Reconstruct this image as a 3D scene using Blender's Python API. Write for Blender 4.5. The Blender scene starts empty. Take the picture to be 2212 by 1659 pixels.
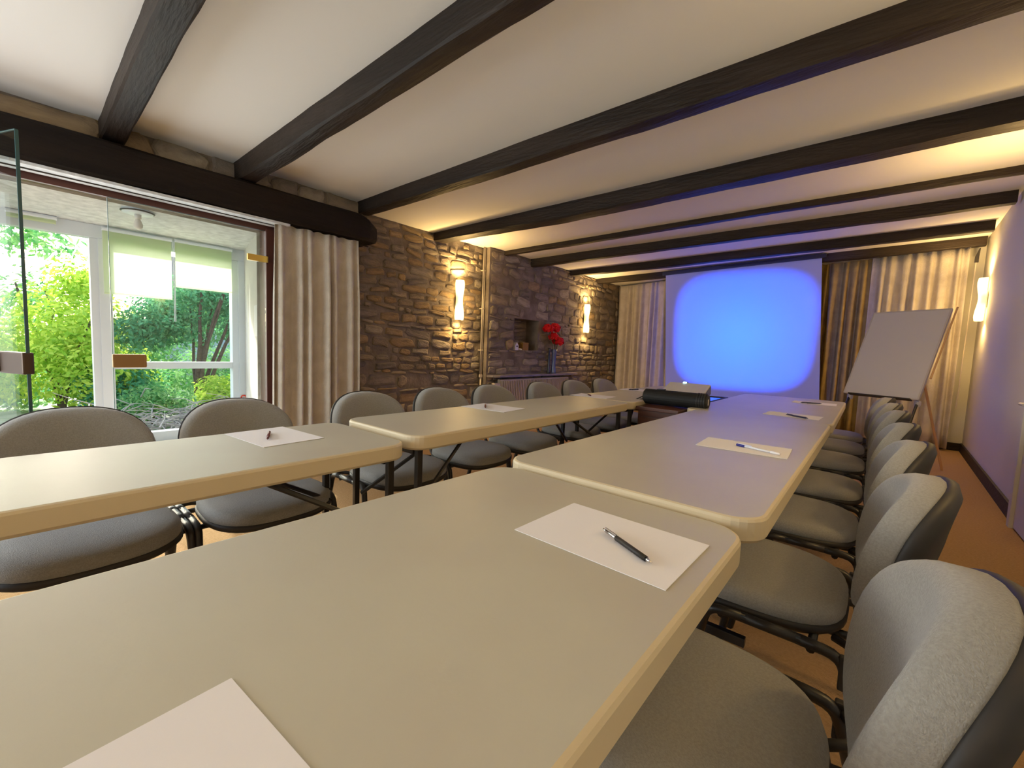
import bpy, bmesh, math, random
from mathutils import Vector, Matrix, noise
R = math.radians
random.seed(11)
SC = bpy.context.scene
COL = SC.collection

# ------------------------------------------------------------------ camera, world, exposure, lights
cam_d = bpy.data.cameras.new('camera'); cam = bpy.data.objects.new('camera', cam_d); COL.objects.link(cam)
cam_d.sensor_width = 36.0; cam_d.lens = 36.0 * 926.0 / 2212.0; cam_d.clip_start = 0.02
a, b, c = R(-39.99), R(4.68), R(-2.28)
fwd = Vector((math.sin(a) * math.cos(b), math.cos(a) * math.cos(b), -math.sin(b)))
r0 = Vector((math.cos(a), -math.sin(a), 0)); d0 = fwd.cross(r0)
right = math.cos(c) * r0 + math.sin(c) * d0
down = -math.sin(c) * r0 + math.cos(c) * d0
mw = Matrix((right, -down, -fwd)).transposed().to_4x4(); mw.translation = (0, 0, 1.09)
cam.matrix_world = mw
SC.camera = cam
SC.view_settings.view_transform = 'Standard'; SC.view_settings.look = 'None'
SC.view_settings.gamma = 1.0; SC.view_settings.use_curve_mapping = False
SC.view_settings.exposure = 0.0
try:
    SC.cycles.max_bounces = 8; SC.cycles.diffuse_bounces = 5; SC.cycles.transparent_max_bounces = 12
    SC.cycles.sample_clamp_indirect = 4.0; SC.cycles.use_denoising = True
    SC.cycles.caustics_reflective = False; SC.cycles.caustics_refractive = False
except Exception: pass

w = bpy.data.worlds.new('sky'); SC.world = w; w.use_nodes = True
nt = w.node_tree; nt.nodes.clear()
sky = nt.nodes.new('ShaderNodeTexSky'); sky.sky_type = 'NISHITA'; sky.sun_disc = False
sky.sun_elevation = R(31); sky.sun_rotation = R(270); sky.air_density = 1.0; sky.dust_density = 4.0
bg = nt.nodes.new('ShaderNodeBackground'); bg.inputs[1].default_value = 0.9
wo = nt.nodes.new('ShaderNodeOutputWorld')
nt.links.new(sky.outputs[0], bg.inputs[0]); nt.links.new(bg.outputs[0], wo.inputs[0])

def light(name, kind, loc, energy, color, target=None, **kw):
    d = bpy.data.lights.new(name, kind); d.energy = energy; d.color = color
    for k, v in kw.items(): setattr(d, k, v)
    o = bpy.data.objects.new(name, d); COL.objects.link(o); o.location = loc
    if target is not None:
        o.rotation_euler = (Vector(target) - Vector(loc)).to_track_quat('-Z', 'Y').to_euler()
    return o
light('sun', 'SUN', (0, 0, 20), 7.5, (1.0, 0.95, 0.84), target=(0.85, 0.07, 19.5), angle=R(0.6))
# daylight entering through the glazing of the porch, plus added fill light behind the camera
light('porch_daylight', 'AREA', (-3.98, 0.1, 1.1), 22, (0.88, 0.95, 1.0), target=(0, 0.1, 1.1), shape='RECTANGLE', size=2.6, size_y=1.8)
light('rear_fill_light', 'AREA', (-2.7, -2.13, 1.35), 68, (.86, .94, 1.0), target=(-.6, 2.0, 1.75), shape='RECTANGLE', size=2.0, size_y=1.3)

def ceil_z(x): return 2.41 + (x + 4.03) * 0.0562
def rwall_x(y): return 0.955 + 0.0306 * (y - 7.948)

# ------------------------------------------------------------------ materials
def mat(name, col, rough=0.6, spec=0.5, metal=0.0, noise_s=0, col2=None, bump=0, bump_s=None, noise_d=4, stretch=None, emit=None, emit_s=0, sheen=0, alpha=None, mixlo=.35, mixhi=.65):
    m = bpy.data.materials.new(name); m.use_nodes = True; t = m.node_tree
    p = t.nodes['Principled BSDF']
    p.inputs['Base Color'].default_value = (*col, 1); p.inputs['Roughness'].default_value = rough
    p.inputs['Specular IOR Level'].default_value = spec; p.inputs['Metallic'].default_value = metal
    if sheen: p.inputs['Sheen Weight'].default_value = sheen; p.inputs['Sheen Roughness'].default_value = .5
    if emit: p.inputs['Emission Color'].default_value = (*emit, 1); p.inputs['Emission Strength'].default_value = emit_s
    if noise_s or bump:
        tc = t.nodes.new('ShaderNodeTexCoord'); mp = t.nodes.new('ShaderNodeMapping')
        if stretch: mp.inputs['Scale'].default_value = stretch
        t.links.new(tc.outputs['Object'], mp.inputs[0])
    if noise_s and col2:
        n = t.nodes.new('ShaderNodeTexNoise'); n.inputs['Scale'].default_value = noise_s; n.inputs['Detail'].default_value = noise_d
        rp = t.nodes.new('ShaderNodeMapRange'); rp.inputs[1].default_value = mixlo; rp.inputs[2].default_value = mixhi
        mx = t.nodes.new('ShaderNodeMix'); mx.data_type = 'RGBA'
        mx.inputs[6].default_value = (*col, 1); mx.inputs[7].default_value = (*col2, 1)
        t.links.new(mp.outputs[0], n.inputs['Vector']); t.links.new(n.outputs[0], rp.inputs[0])
        t.links.new(rp.outputs[0], mx.inputs[0]); t.links.new(mx.outputs[2], p.inputs['Base Color'])
    if bump:
        n2 = t.nodes.new('ShaderNodeTexNoise'); n2.inputs['Scale'].default_value = bump_s or 40; n2.inputs['Detail'].default_value = 5
        bp = t.nodes.new('ShaderNodeBump'); bp.inputs['Strength'].default_value = bump; bp.inputs['Distance'].default_value = 0.01
        t.links.new(mp.outputs[0], n2.inputs['Vector']); t.links.new(n2.outputs[0], bp.inputs['Height']); t.links.new(bp.outputs[0], p.inputs['Normal'])
    return m

def glass_mat(name, tint, refl=1.0):
    m = bpy.data.materials.new(name); m.use_nodes = True; t = m.node_tree; t.nodes.clear()
    o = t.nodes.new('ShaderNodeOutputMaterial'); tr = t.nodes.new('ShaderNodeBsdfTransparent'); gl = t.nodes.new('ShaderNodeBsdfGlossy')
    lw = t.nodes.new('ShaderNodeLayerWeight'); mx = t.nodes.new('ShaderNodeMixShader'); fr = t.nodes.new('ShaderNodeMath'); fr.operation = 'POWER'
    t.links.new(lw.outputs['Facing'], fr.inputs[0]); fr.inputs[1].default_value = 5.0
    ml = t.nodes.new('ShaderNodeMapRange'); ml.inputs[3].default_value = .035 * refl; ml.inputs[4].default_value = .75 * refl
    tr.inputs[0].default_value = (*tint, 1); gl.inputs['Roughness'].default_value = 0.01
    t.links.new(fr.outputs[0], ml.inputs[0]); t.links.new(ml.outputs[0], mx.inputs[0]); t.links.new(tr.outputs[0], mx.inputs[1]); t.links.new(gl.outputs[0], mx.inputs[2]); t.links.new(mx.outputs[0], o.inputs[0])
    return m

def leaf_mat(name, c1, c2, trans):
    m = bpy.data.materials.new(name); m.use_nodes = True; t = m.node_tree; t.nodes.clear()
    o = t.nodes.new('ShaderNodeOutputMaterial'); ge = t.nodes.new('ShaderNodeNewGeometry')
    mx = t.nodes.new('ShaderNodeMix'); mx.data_type = 'RGBA'; mx.inputs[6].default_value = (*c1, 1); mx.inputs[7].default_value = (*c2, 1)
    t.links.new(ge.outputs['Random Per Island'], mx.inputs[0])
    df = t.nodes.new('ShaderNodeBsdfDiffuse'); tl = t.nodes.new('ShaderNodeBsdfTranslucent'); ms = t.nodes.new('ShaderNodeMixShader'); ms.inputs[0].default_value = trans
    t.links.new(mx.outputs[2], df.inputs[0]); t.links.new(mx.outputs[2], tl.inputs[0])
    t.links.new(df.outputs[0], ms.inputs[1]); t.links.new(tl.outputs[0], ms.inputs[2]); t.links.new(ms.outputs[0], o.inputs[0])
    return m

M = {}
M['plaster'] = mat('ceiling_plaster', (.84, .82, .79), .9, .2, bump=.25, bump_s=6)
M['wall_white'] = mat('wall_paint', (.70, .67, .60), .85, .2, bump=.12, bump_s=60)
M['wood_dark'] = mat('dark_beam_wood', (.017, .011, .008), .55, .3, noise_s=3, col2=(.042, .028, .020), bump=.7, bump_s=22, stretch=(.35, 2.5, 2.5), mixlo=.4, mixhi=.8)
M['lintel_wood'] = mat('lintel_wood', (.009, .006, .0045), .7, .2, noise_s=3, col2=(.02, .013, .009), bump=.7, bump_s=22, stretch=(2.5, .35, 2.5))
M['mortar'] = mat('mortar', (.25, .215, .185), .95, .1, noise_s=5, col2=(.15, .125, .105), bump=1.0, bump_s=26)
stone_cols = [((.27, .22, .165), (.19, .16, .13)), ((.35, .29, .21), (.22, .185, .15)), ((.38, .29, .18), (.24, .18, .12)), ((.22, .19, .17), (.15, .135, .125)),
              ((.30, .26, .22), (.20, .175, .155)), ((.34, .245, .14), (.21, .16, .11)), ((.42, .37, .29), (.26, .23, .19))]
MS = [mat('stone_%s' % n, c1, .9, .2, noise_s=2.2, col2=c2, bump=.9, bump_s=7, noise_d=7) for n, (c1, c2) in zip(['brown', 'buff', 'ochre', 'slate', 'taupe', 'rust', 'cream'], stone_cols)]
M['carpet'] = mat('carpet', (.44, .275, .135), .95, .1, noise_s=90, col2=(.37, .225, .105), bump=.6, bump_s=260)
M['stucco'] = mat('stucco', (.76, .78, .80), .95, .1, noise_s=14, col2=(.58, .60, .62), bump=1.0, bump_s=35, noise_d=6)
M['pvc'] = mat('white_pvc', (.72, .79, .88), .35, .5)
M['porch_wall'] = mat('porch_wall_paint', (.66, .63, .60), .9, .2)
M['tile'] = mat('porch_tile', (.60, .53, .45), .5, .4, noise_s=6, col2=(.50, .43, .37))
M['redwood'] = mat('red_brown_joinery', (.085, .022, .014), .45, .5)
M['glass'] = glass_mat('clear_glass', (.93, .96, .95), 1.0)
M['glass_out'] = glass_mat('window_glass', (.97, .985, .98), .6)
M['glass_edge'] = mat('glass_edge', (.05, .12, .13), .2, .6)
M['bronze'] = mat('bronze_fitting', (.34, .20, .09), .38, .5, metal=.85)
M['darkbronze'] = mat('dark_bronze_fitting', (.10, .065, .045), .4, .5, metal=.6)
M['brass'] = mat('brass_fitting', (.75, .50, .12), .3, .5, metal=.8)
M['table_top'] = mat('table_laminate', (.51, .49, .40), .44, .26, noise_s=2.0, col2=(.47, .435, .36), bump=.03, bump_s=90)
M['table_edge'] = mat('table_edge_band', (.62, .53, .36), .45, .4)
M['black_metal'] = mat('black_steel', (.018, .016, .015), .38, .5)
M['black_plastic'] = mat('black_plastic', (.025, .022, .020), .55, .4)
M['fabric'] = mat('grey_chair_fabric', (.31, .305, .29), .95, .15, noise_s=220, col2=(.26, .255, .24), bump=.35, bump_s=420, sheen=.25)
M['curtain'] = mat('cream_curtain', (.66, .60, .53), .9, .15, noise_s=9, col2=(.58, .52, .45), bump=.5, bump_s=70)
M['curtain_olive'] = mat('olive_curtain', (.44, .32, .10), .85, .2, noise_s=9, col2=(.34, .24, .08), bump=.4, bump_s=70)
M['screen'] = mat('screen_fabric', (.45, .46, .50), .9, .1)
M['screen_black'] = mat('screen_case', (.02, .02, .025), .5, .4)
M['paper'] = mat('white_paper', (.82, .80, .82), .9, .1)
M['radiator'] = mat('radiator_enamel', (.50, .44, .34), .45, .4)
M['pipe'] = mat('pipe_paint', (.62, .55, .46), .4, .4)
M['marble'] = mat('grey_marble', (.30, .27, .27), .3, .5, noise_s=6, col2=(.20, .18, .18))
M['petal'] = mat('red_petals', (.62, .006, .010), .6, .3)
M['stem'] = mat('green_stem', (.05, .10, .03), .6, .3)
M['vase'] = mat('blue_glass_vase', (.10, .13, .30), .12, .6)
M['vase_dark'] = mat('dark_vase', (.02, .022, .03), .2, .6)
M['white_ceramic'] = mat('white_ceramic', (.75, .72, .70), .4, .5)
M['box_ochre'] = mat('ochre_box', (.30, .17, .04), .7, .3)
M['mahogany'] = mat('mahogany', (.10, .030, .014), .4, .5, noise_s=4, col2=(.055, .018, .010), stretch=(1, 1, 6))
M['gloss_dark'] = mat('glossy_glass_top', (.02, .02, .025), .12, .8)
M['proj_beige'] = mat('projector_shell', (.60, .58, .50), .45, .4)
M['proj_grey'] = mat('projector_side', (.10, .11, .16), .5, .4)
M['lens_glow'] = mat('lens_glow', (.5, .8, 1), .3, .5, emit=(.35, .8, 1.0), emit_s=6)
M['cord_black'] = mat('black_rubber', (.012, .012, .012), .6, .3)
M['board'] = mat('whiteboard', (.55, .54, .56), .4, .4)
M['alu'] = mat('aluminium', (.50, .47, .45), .4, .5, metal=.1)
M['wood_dowel'] = mat('pine_dowel', (.60, .36, .16), .5, .3)
M['bluepen'] = mat('blue_plastic', (.02, .03, .28), .3, .5)
M['redpen'] = mat('dark_red_plastic', (.12, .02, .025), .3, .5)
M['navy'] = mat('navy_plastic', (.012, .014, .06), .3, .5)
M['chrome'] = mat('chrome', (.7, .7, .72), .2, .5, metal=1)
M['clearplastic'] = mat('clear_white_plastic', (.75, .78, .85), .25, .5)
M['bark'] = mat('bark', (.07, .045, .035), .9, .2, noise_s=20, col2=(.13, .09, .07), bump=.6)
M['twig'] = mat('pale_twigs', (.42, .38, .36), .9, .2)
M['ground'] = mat('garden_ground', (.12, .24, .08), .95, .1, noise_s=1.2, col2=(.38, .40, .34), noise_d=8, mixlo=.45, mixhi=.58)
M['render'] = mat('pale_render', (.62, .60, .66), .9, .1, noise_s=2, col2=(.52, .50, .55))
M['roof_tile'] = mat('roof_tiles', (.30, .24, .22), .8, .2)
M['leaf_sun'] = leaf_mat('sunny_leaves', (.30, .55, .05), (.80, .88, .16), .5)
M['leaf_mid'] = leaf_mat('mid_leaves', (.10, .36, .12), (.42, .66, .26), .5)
M['leaf_dark'] = leaf_mat('dark_green_leaves', (.05, .26, .12), (.20, .50, .26), .45)  # darker, bluish green leaf colour
M['mug_red'] = mat('red_strap', (.7, .08, .05), .5, .3)

# sconce shade: glows most next to the two bulbs
def shade_mat():
    m = bpy.data.materials.new('sconce_glow'); m.use_nodes = True; t = m.node_tree; p = t.nodes['Principled BSDF']
    p.inputs['Base Color'].default_value = (.8, .72, .5, 1); p.inputs['Roughness'].default_value = .4
    tc = t.nodes.new('ShaderNodeTexCoord'); sp = t.nodes.new('ShaderNodeSeparateXYZ'); t.links.new(tc.outputs['Object'], sp.inputs[0])
    ab = t.nodes.new('ShaderNodeMath'); ab.operation = 'ABSOLUTE'; t.links.new(sp.outputs[2], ab.inputs[0])
    mr = t.nodes.new('ShaderNodeMapRange'); mr.interpolation_type = 'SMOOTHSTEP'; mr.inputs[1].default_value = .02; mr.inputs[2].default_value = .13; mr.inputs[3].default_value = 1.5; mr.inputs[4].default_value = 6.0
    t.links.new(ab.outputs[0], mr.inputs[0])
    p.inputs['Emission Color'].default_value = (1.0, .66, .22, 1); t.links.new(mr.outputs[0], p.inputs['Emission Strength'])
    return m
M['shade'] = shade_mat()

def blind_mat():
    m = bpy.data.materials.new('lime_blind_fabric'); m.use_nodes = True; t = m.node_tree; t.nodes.clear()
    o = t.nodes.new('ShaderNodeOutputMaterial'); df = t.nodes.new('ShaderNodeBsdfDiffuse'); tl = t.nodes.new('ShaderNodeBsdfTranslucent'); ms = t.nodes.new('ShaderNodeMixShader')
    df.inputs[0].default_value = (.60, .74, .34, 1); tl.inputs[0].default_value = (.96, .98, .90, 1); ms.inputs[0].default_value = .74
    t.links.new(df.outputs[0], ms.inputs[1]); t.links.new(tl.outputs[0], ms.inputs[2]); t.links.new(ms.outputs[0], o.inputs[0]); return m
M['blind'] = blind_mat()

# ------------------------------------------------------------------ helpers
def tag(o, label=None, cat=None, group=None, kind=None):
    if label: o['label'] = label
    if cat: o['category'] = cat
    if group: o['group'] = group
    if kind: o['kind'] = kind
    return o
def empty(name, loc=(0, 0, 0), rz=0.0):
    o = bpy.data.objects.new(name, None); COL.objects.link(o); o.location = loc; o.rotation_euler = (0, 0, rz); o.empty_display_size = .05; return o
def obj(name, bm, m, parent=None, loc=None, smooth=False, rot=None):
    me = bpy.data.meshes.new(name)
    if not isinstance(m, (list, tuple)): m = [m]
    for k in m: me.materials.append(k)
    bmesh.ops.recalc_face_normals(bm, faces=bm.faces)
    if smooth:
        for f in bm.faces: f.smooth = True
    bm.to_mesh(me); bm.free()
    o = bpy.data.objects.new(name, me); COL.objects.link(o)
    if parent: o.parent = parent
    if loc: o.location = loc
    if rot: o.rotation_euler = rot
    return o
def box(bm, x0, x1, y0, y1, z0, z1, bev=0, mi=0):
    vs = [bm.verts.new((x, y, z)) for x in (x0, x1) for y in (y0, y1) for z in (z0, z1)]
    fs = []
    for q in ((0, 1, 3, 2), (4, 6, 7, 5), (0, 4, 5, 1), (2, 3, 7, 6), (0, 2, 6, 4), (1, 5, 7, 3)):
        f = bm.faces.new([vs[i] for i in q]); f.material_index = mi; fs.append(f)
    if bev:
        es = list({e for f in fs for e in f.edges})
        bmesh.ops.recalc_face_normals(bm, faces=fs)
        bmesh.ops.bevel(bm, geom=es, offset=bev, segments=2, affect='EDGES', profile=.6)
def nb(): return bmesh.new()
def bx(*a, **k):
    bm = nb(); box(bm, *a, **k); return bm
def tube(bm, pts, r, n=8, cap=True):
    pts = [Vector(p) for p in pts]; rs = r if isinstance(r, (list, tuple)) else [r] * len(pts)
    rings = []; prev = None
    for i, p in enumerate(pts):
        if i == 0: t = pts[1] - p
        elif i == len(pts) - 1: t = p - pts[-2]
        else: t = (pts[i + 1] - p).normalized() + (p - pts[i - 1]).normalized()
        t.normalize()
        if prev is None:
            u = t.orthogonal().normalized()
        else:
            u = (prev - t * prev.dot(t)).normalized()
        prev = u; v = t.cross(u)
        rings.append([bm.verts.new(p + (u * math.cos(2 * math.pi * k / n) + v * math.sin(2 * math.pi * k / n)) * rs[i]) for k in range(n)])
    for A, B in zip(rings, rings[1:]):
        for k in range(n): bm.faces.new((A[k], A[(k + 1) % n], B[(k + 1) % n], B[k]))
    if cap:
        bm.faces.new(rings[0][::-1]); bm.faces.new(rings[-1])
def bend(pts, rad, seg=4):
    pts = [Vector(p) for p in pts]; out = [pts[0]]
    for i in range(1, len(pts) - 1):
        p = pts[i]; a_ = (pts[i - 1] - p).normalized(); b_ = (pts[i + 1] - p).normalized()
        A = p + a_ * rad; B = p + b_ * rad
        for k in range(seg + 1):
            t = k / seg; out.append(A * (1 - t) ** 2 + p * 2 * t * (1 - t) + B * t * t)
    out.append(pts[-1]); return out
def loft(bm, rings, cap0=True, cap1=True, mi=0, mi_f=None):
    vs = [[bm.verts.new(p) for p in rg] for rg in rings]; n = len(rings[0])
    for j, (A, B) in enumerate(zip(vs, vs[1:])):
        for k in range(n):
            f = bm.faces.new((A[k], A[(k + 1) % n], B[(k + 1) % n], B[k])); f.material_index = mi_f[j] if mi_f else mi
    if cap0: f = bm.faces.new(vs[0][::-1]); f.material_index = mi_f[0] if mi_f else mi
    if cap1: f = bm.faces.new(vs[-1]); f.material_index = mi_f[-1] if mi_f else mi
def lathe(bm, prof, n=20, cx=0, cy=0):
    loft(bm, [[(cx + r * math.cos(2 * math.pi * k / n), cy + r * math.sin(2 * math.pi * k / n), z) for k in range(n)] for r, z in prof])
def copy_tree(o, parent=None):
    c_ = o.copy(); COL.objects.link(c_)
    if parent: c_.parent = parent
    for ch in list(o.children): copy_tree(ch, c_)
    return c_

# ------------------------------------------------------------------ structure
YB = 7.95; YR = -2.2
bm = nb(); box(bm, -4.15, 1.3, YR - .1, YB + .3, -.12, 0)
tag(obj('floor', bm, M['carpet']), 'orange brown carpet floor of the meeting room', 'floor', kind='structure')
bm = nb(); box(bm, -5.9, -4.15, -1.8, 2.0, -.12, -.002)
tag(obj('floor_porch', bm, M['tile']), 'pale floor of the porch outside the glass doors', 'floor', kind='structure')
# ceiling slab, rising towards the right wall
bm = nb(); x0, x1 = -4.4, 1.4
loft(bm, [[(x0, y, ceil_z(x0)), (x1, y, ceil_z(x1)), (x1, y, ceil_z(x1) + .3), (x0, y, ceil_z(x0) + .3)] for y in (YR - .2, YB + .3)])
tag(obj('ceiling', bm, M['plaster']), 'white plaster ceiling between the dark beams', 'ceiling', kind='structure')
# right wall (slightly skewed)
bm = nb()
loft(bm, [[(rwall_x(y), y, -.1), (rwall_x(y) + .4, y, -.1), (rwall_x(y) + .4, y, 2.95), (rwall_x(y), y, 2.95)] for y in (YR - .2, YB + .3)])
tag(obj('wall_right', bm, M['wall_white']), 'plain off white painted wall on the right', 'wall', kind='structure')
tag(obj('wall_back', bx(-4.3, 1.3, YB, YB + .3, -.1, 2.95), M['wall_white']), 'painted wall behind the curtains at the far end', 'wall', kind='structure')
bm = nb()
for q in ((-4.4, -3.75, 0, 2.95), (-1.65, 1.3, 0, 2.95), (-3.75, -1.65, 0, .68), (-3.75, -1.65, 2.05, 2.95)):
    box(bm, q[0], q[1], YR - .3, YR, q[2] - .1 * (q[2] == 0), q[3])
tag(obj('wall_rear', bm, M['wall_white']), 'painted wall behind the viewpoint with an added window', 'wall', kind='structure')
w2 = tag(obj('added_rear_window', bx(-3.75, -1.65, YR - .16, YR - .14, .68, 2.05), M['glass_out']), 'unseen window added behind the viewpoint for fill daylight', 'window', kind='structure')  # unseen window, added to go with the rear fill light
bm = nb()
for q in ((-3.75, -3.69, .68, 2.05), (-1.71, -1.65, .68, 2.05), (-2.73, -2.67, .68, 2.05)): box(bm, q[0], q[1], YR - .2, YR - .1, q[2], q[3])
for z in (.68, 1.99): box(bm, -3.75, -1.65, YR - .2, YR - .1, z, z + .06)
obj('added_window_frame', bm, M['pvc'], w2)

# left wall: opening with glass doors, stone sections, niche
XA, XB, XC = -3.87, -4.08, -3.97
NY0, NY1, NZ0, NZ1 = 4.73, 5.31, 1.075, 1.53
OPY0, OPY1, OPZ = -1.35, 1.50, 2.03
bm = nb()
box(bm, -4.3, XA, YR - .2, OPY0, -.1, 2.6); box(bm, -4.3, XA, OPY0, OPY1, OPZ, 2.6); box(bm, -4.3, XA, OPY1, 2.15, -.1, 2.6)
box(bm, -4.5, XB, 2.15, 4.18, -.1, 2.6); box(bm, -4.3, XA, 2.15, 2.33, 2.1, 2.6)
box(bm, -4.5, XC, 4.18, NY0, -.1, 2.6); box(bm, -4.5, XC, NY1, YB + .3, -.1, 2.6)
box(bm, -4.5, XC, NY0, NY1, -.1, NZ0); box(bm, -4.5, XC, NY0, NY1, NZ1, 2.6); box(bm, -4.5, XC - .24, NY0, NY1, NZ0, NZ1)
wall_left = tag(obj('wall_left', bm, M['mortar']), 'rubble stone wall along the left side with niche and porch opening', 'wall', kind='structure')

# stones: a small library of irregular blocks, unit size, faces towards +X
def stone_proto(seed):
    rnd = random.Random(seed); bm = nb(); n = 12
    sk = rnd.uniform(-.12, .12); tp = rnd.uniform(-.10, .10)
    def ring(s, x):
        o = []
        for k in range(n):
            t = 2 * math.pi * k / n + .26
            cy, cz = math.cos(t), math.sin(t); m_ = max(abs(cy), abs(cz)) ** .62
            y, z = cy / m_ * .5 * s, cz / m_ * .5 * s
            y, z = max(-.5, min(.5, y * 1.02)), max(-.5, min(.5, z * 1.02))
            jy, jz = jit[k]
            y2 = y + jy; z2 = z + jz + sk * y + tp * y * z
            o.append((x + rnd.uniform(-.12, .12) * (s < .9), y2, z2))
        return o
    jit = [(rnd.uniform(-.06, .04), rnd.uniform(-.12, .10)) for _ in range(n)]
    loft(bm, [ring(1.0, -1.0), ring(1.0, .1), ring(.90, .75), ring(.55, 1.05)])
    me = bpy.data.meshes.new('stone_block'); me.materials.append(MS[0])
    bmesh.ops.recalc_face_normals(bm, faces=bm.faces)
    for f in bm.faces: f.smooth = f.calc_area() < .2
    bm.to_mesh(me); bm.free(); return me
protos = [stone_proto(s) for s in range(20)]
stones = []   # (x, y, z, length, height, depth)
rnd = random.Random(5)
def wob(y, z): return .035 * noise.noise((y * .9, z * .8, 3.3)) + .014 * noise.noise((y * 3.1, z * 2, 9.3))
def courses(X, y0, y1, z0, z1, blocks=(), axis='x'):
    z = z0
    while z < z1 - .03:
        h = rnd.choice((.05, .065, .08, .09, .105, .12, .145)); h = min(h, z1 - z)
        for (ny0, ny1, nz0, nz1) in blocks:          # keep courses level with the edges of the niche
            for e in (nz0, nz1):
                if z < e < z + h + .03: h = e - z
        if h < .03: z += h; continue
        spans = [(y0, y1)]
        for (ny0, ny1, nz0, nz1) in blocks:
            if z + h > nz0 + .01 and z < nz1 - .01:
                spans = [(y0, ny0), (ny1, y1)]
        for s0, s1 in spans:
            y = s0
            while y < s1 - .04:
                L = rnd.uniform(.09, .34) * (1.15 if h > .09 else .95); L = min(L, s1 - y)
                if s1 - (y + L) < .08: L = s1 - y
                g = .014 + rnd.random() * .020
                if rnd.random() > .05: stones.append((X, y + L / 2, z + h / 2 + rnd.uniform(-.010, .010) + wob(y + L / 2, z), L - g, h - g * rnd.uniform(.7, 1.1), rnd.uniform(.006, .024)))
                y += L
        z += h
courses(XB, 2.14, 4.16, .02, 2.08); courses(XB, 2.34, 4.16, 2.08, 2.40)
courses(XC, 4.20, YB - .02, .02, 2.41, [(NY0, NY1, NZ0, NZ1)])
courses(XC - .24, NY0 + .01, NY1 - .01, NZ0 + .01, NZ1 - .02)
def stone_rank(s):
    d = math.dist((s[0], s[1], s[2]), (0, 0, 1.09)); vis = 1 if s[2] > .45 else .15
    if s[1] < 2.2: vis = .3
    return -(s[3] * s[4]) / d ** 2 * vis
stones.sort(key=stone_rank)
def pick_mat(s):
    if s[1] < 4.18: wts = (3, 3, 3, 1.4, 2, 2.6, 1.2)
    else: wts = (3, 2, .8, 3, 4, .6, 1.5)  # greyer mix puts the bluish light into the stone colours
    return rnd.choices(range(7), wts)[0]
joined = nb()
for i, s in enumerate(stones):
    me = protos[rnd.randrange(len(protos))]; fl = -1 if rnd.random() < .5 else 1
    mt = Matrix.Translation((s[0], s[1], s[2])) @ Matrix.Rotation(R(rnd.gauss(0, 4.0)), 4, 'X') @ Matrix.Diagonal((s[5], s[3] * fl, s[4], 1))
    mi = pick_mat(s)
    if i < 290:
        o = bpy.data.objects.new('stone', me); COL.objects.link(o); o.parent = wall_left
        o.matrix_world = mt; o.material_slots[0].link = 'OBJECT'; o.material_slots[0].material = MS[mi]
    else:
        t0 = len(joined.verts); f0 = len(joined.faces); joined.from_mesh(me)
        joined.verts.ensure_lookup_table(); joined.faces.ensure_lookup_table()
        for v in joined.verts[t0:]: v.co = mt @ v.co
        for f in joined.faces[f0:]: f.material_index = mi
o = obj('stonework', joined, MS, wall_left); tag(o, 'smaller stones filling the rest of the wall', kind='stuff')
# strip of plastered stones over the lintel
y = -1.9
while y < 2.28:
    L = rnd.uniform(.22, .5); L = min(L, 2.30 - y)
    me = protos[rnd.randrange(20)]
    o = bpy.data.objects.new('strip_stone', me); COL.objects.link(o); o.parent = wall_left
    o.matrix_world = Matrix.Translation((XA, y + L / 2, 2.345)) @ Matrix.Diagonal((.022, L * .99, .155, 1))
    o.material_slots[0].link = 'OBJECT'; o.material_slots[0].material = MS[rnd.choice((1, 2, 4, 6))]
    y += L
    if L < .1: break

# ceiling beams -------------------------------------------------
def beam(xa, ya, xb, yb, wd, h, seed, taper=1.0):
    bm = nb(); n = 46; rings = []
    for i in range(n + 1):
        t = i / n; x = xa + (xb - xa) * t; y = ya + (yb - ya) * t
        k = 1 if taper == 1 else taper + (1 - taper) * min(1, t * 3.0)
        W = wd * (1 + .06 * noise.noise((x * 1.1, seed, 0))); H = h * k * (1 + .07 * noise.noise((x * 1.3, seed, 5)))
        dy = .010 * noise.noise((x * .9, seed, 9)); zc = ceil_z(x)
        e = min(W, H) * (.10 + .05 * noise.noise((x * 3, seed, 3)))
        prof = [(0, .03), (0, -H * .5), (0, -H + e), (e * .9, -H), (W * .5, -H - .003), (W - e, -H), (W, -H + e), (W, -H * .5), (W, .03)]
        rings.append([(x, y + dy + p[0] + .004 * noise.noise((x * 5, q * 3.1, seed)), zc + p[1] + (.004 * noise.noise((x * 5, q * 2.3, seed + 7)) if q not in (0, 8) else 0)) for q, p in enumerate(prof)])
    loft(bm, rings); return bm
beams = [(-3.85, .44, .85, .46, .12, .12, 1.0, 'first ceiling beam above the left end of the glass doors'),
         (-3.86, 1.19, .85, 1.40, .12, .14, 1.0, 'second ceiling beam, landing above the middle of the lintel'),
         (-3.86, 2.22, .85, 2.61, .13, .13, .8, 'third ceiling beam, landing at the right end of the lintel'),
         (-4.07, 3.31, .85, 3.90, .17, .14, .62, 'thick fourth ceiling beam with a blue glow on its underside'),
         (-3.98, 4.46, .85, 5.20, .08, .055, 1.0, 'thin shallow ceiling beam, fifth from the glass doors'),
         (-3.98, 5.05, .86, 5.90, .11, .11, 1.0, 'sixth ceiling beam, third from the projection screen'),
         (-3.98, 6.10, .88, 6.96, .12, .11, .7, 'seventh ceiling beam, next but one before the back curtains'),
         (-3.98, 6.98, .93, 7.76, .12, .11, .7, 'last ceiling beam directly above the projection screen')]
for i, q in enumerate(beams):
    tag(obj('ceiling_beam', beam(q[0], q[1], q[2], q[3], q[4], q[5], i * 3.7, q[6]), M['wood_dark']), q[7], 'beam', kind='structure')
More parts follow.
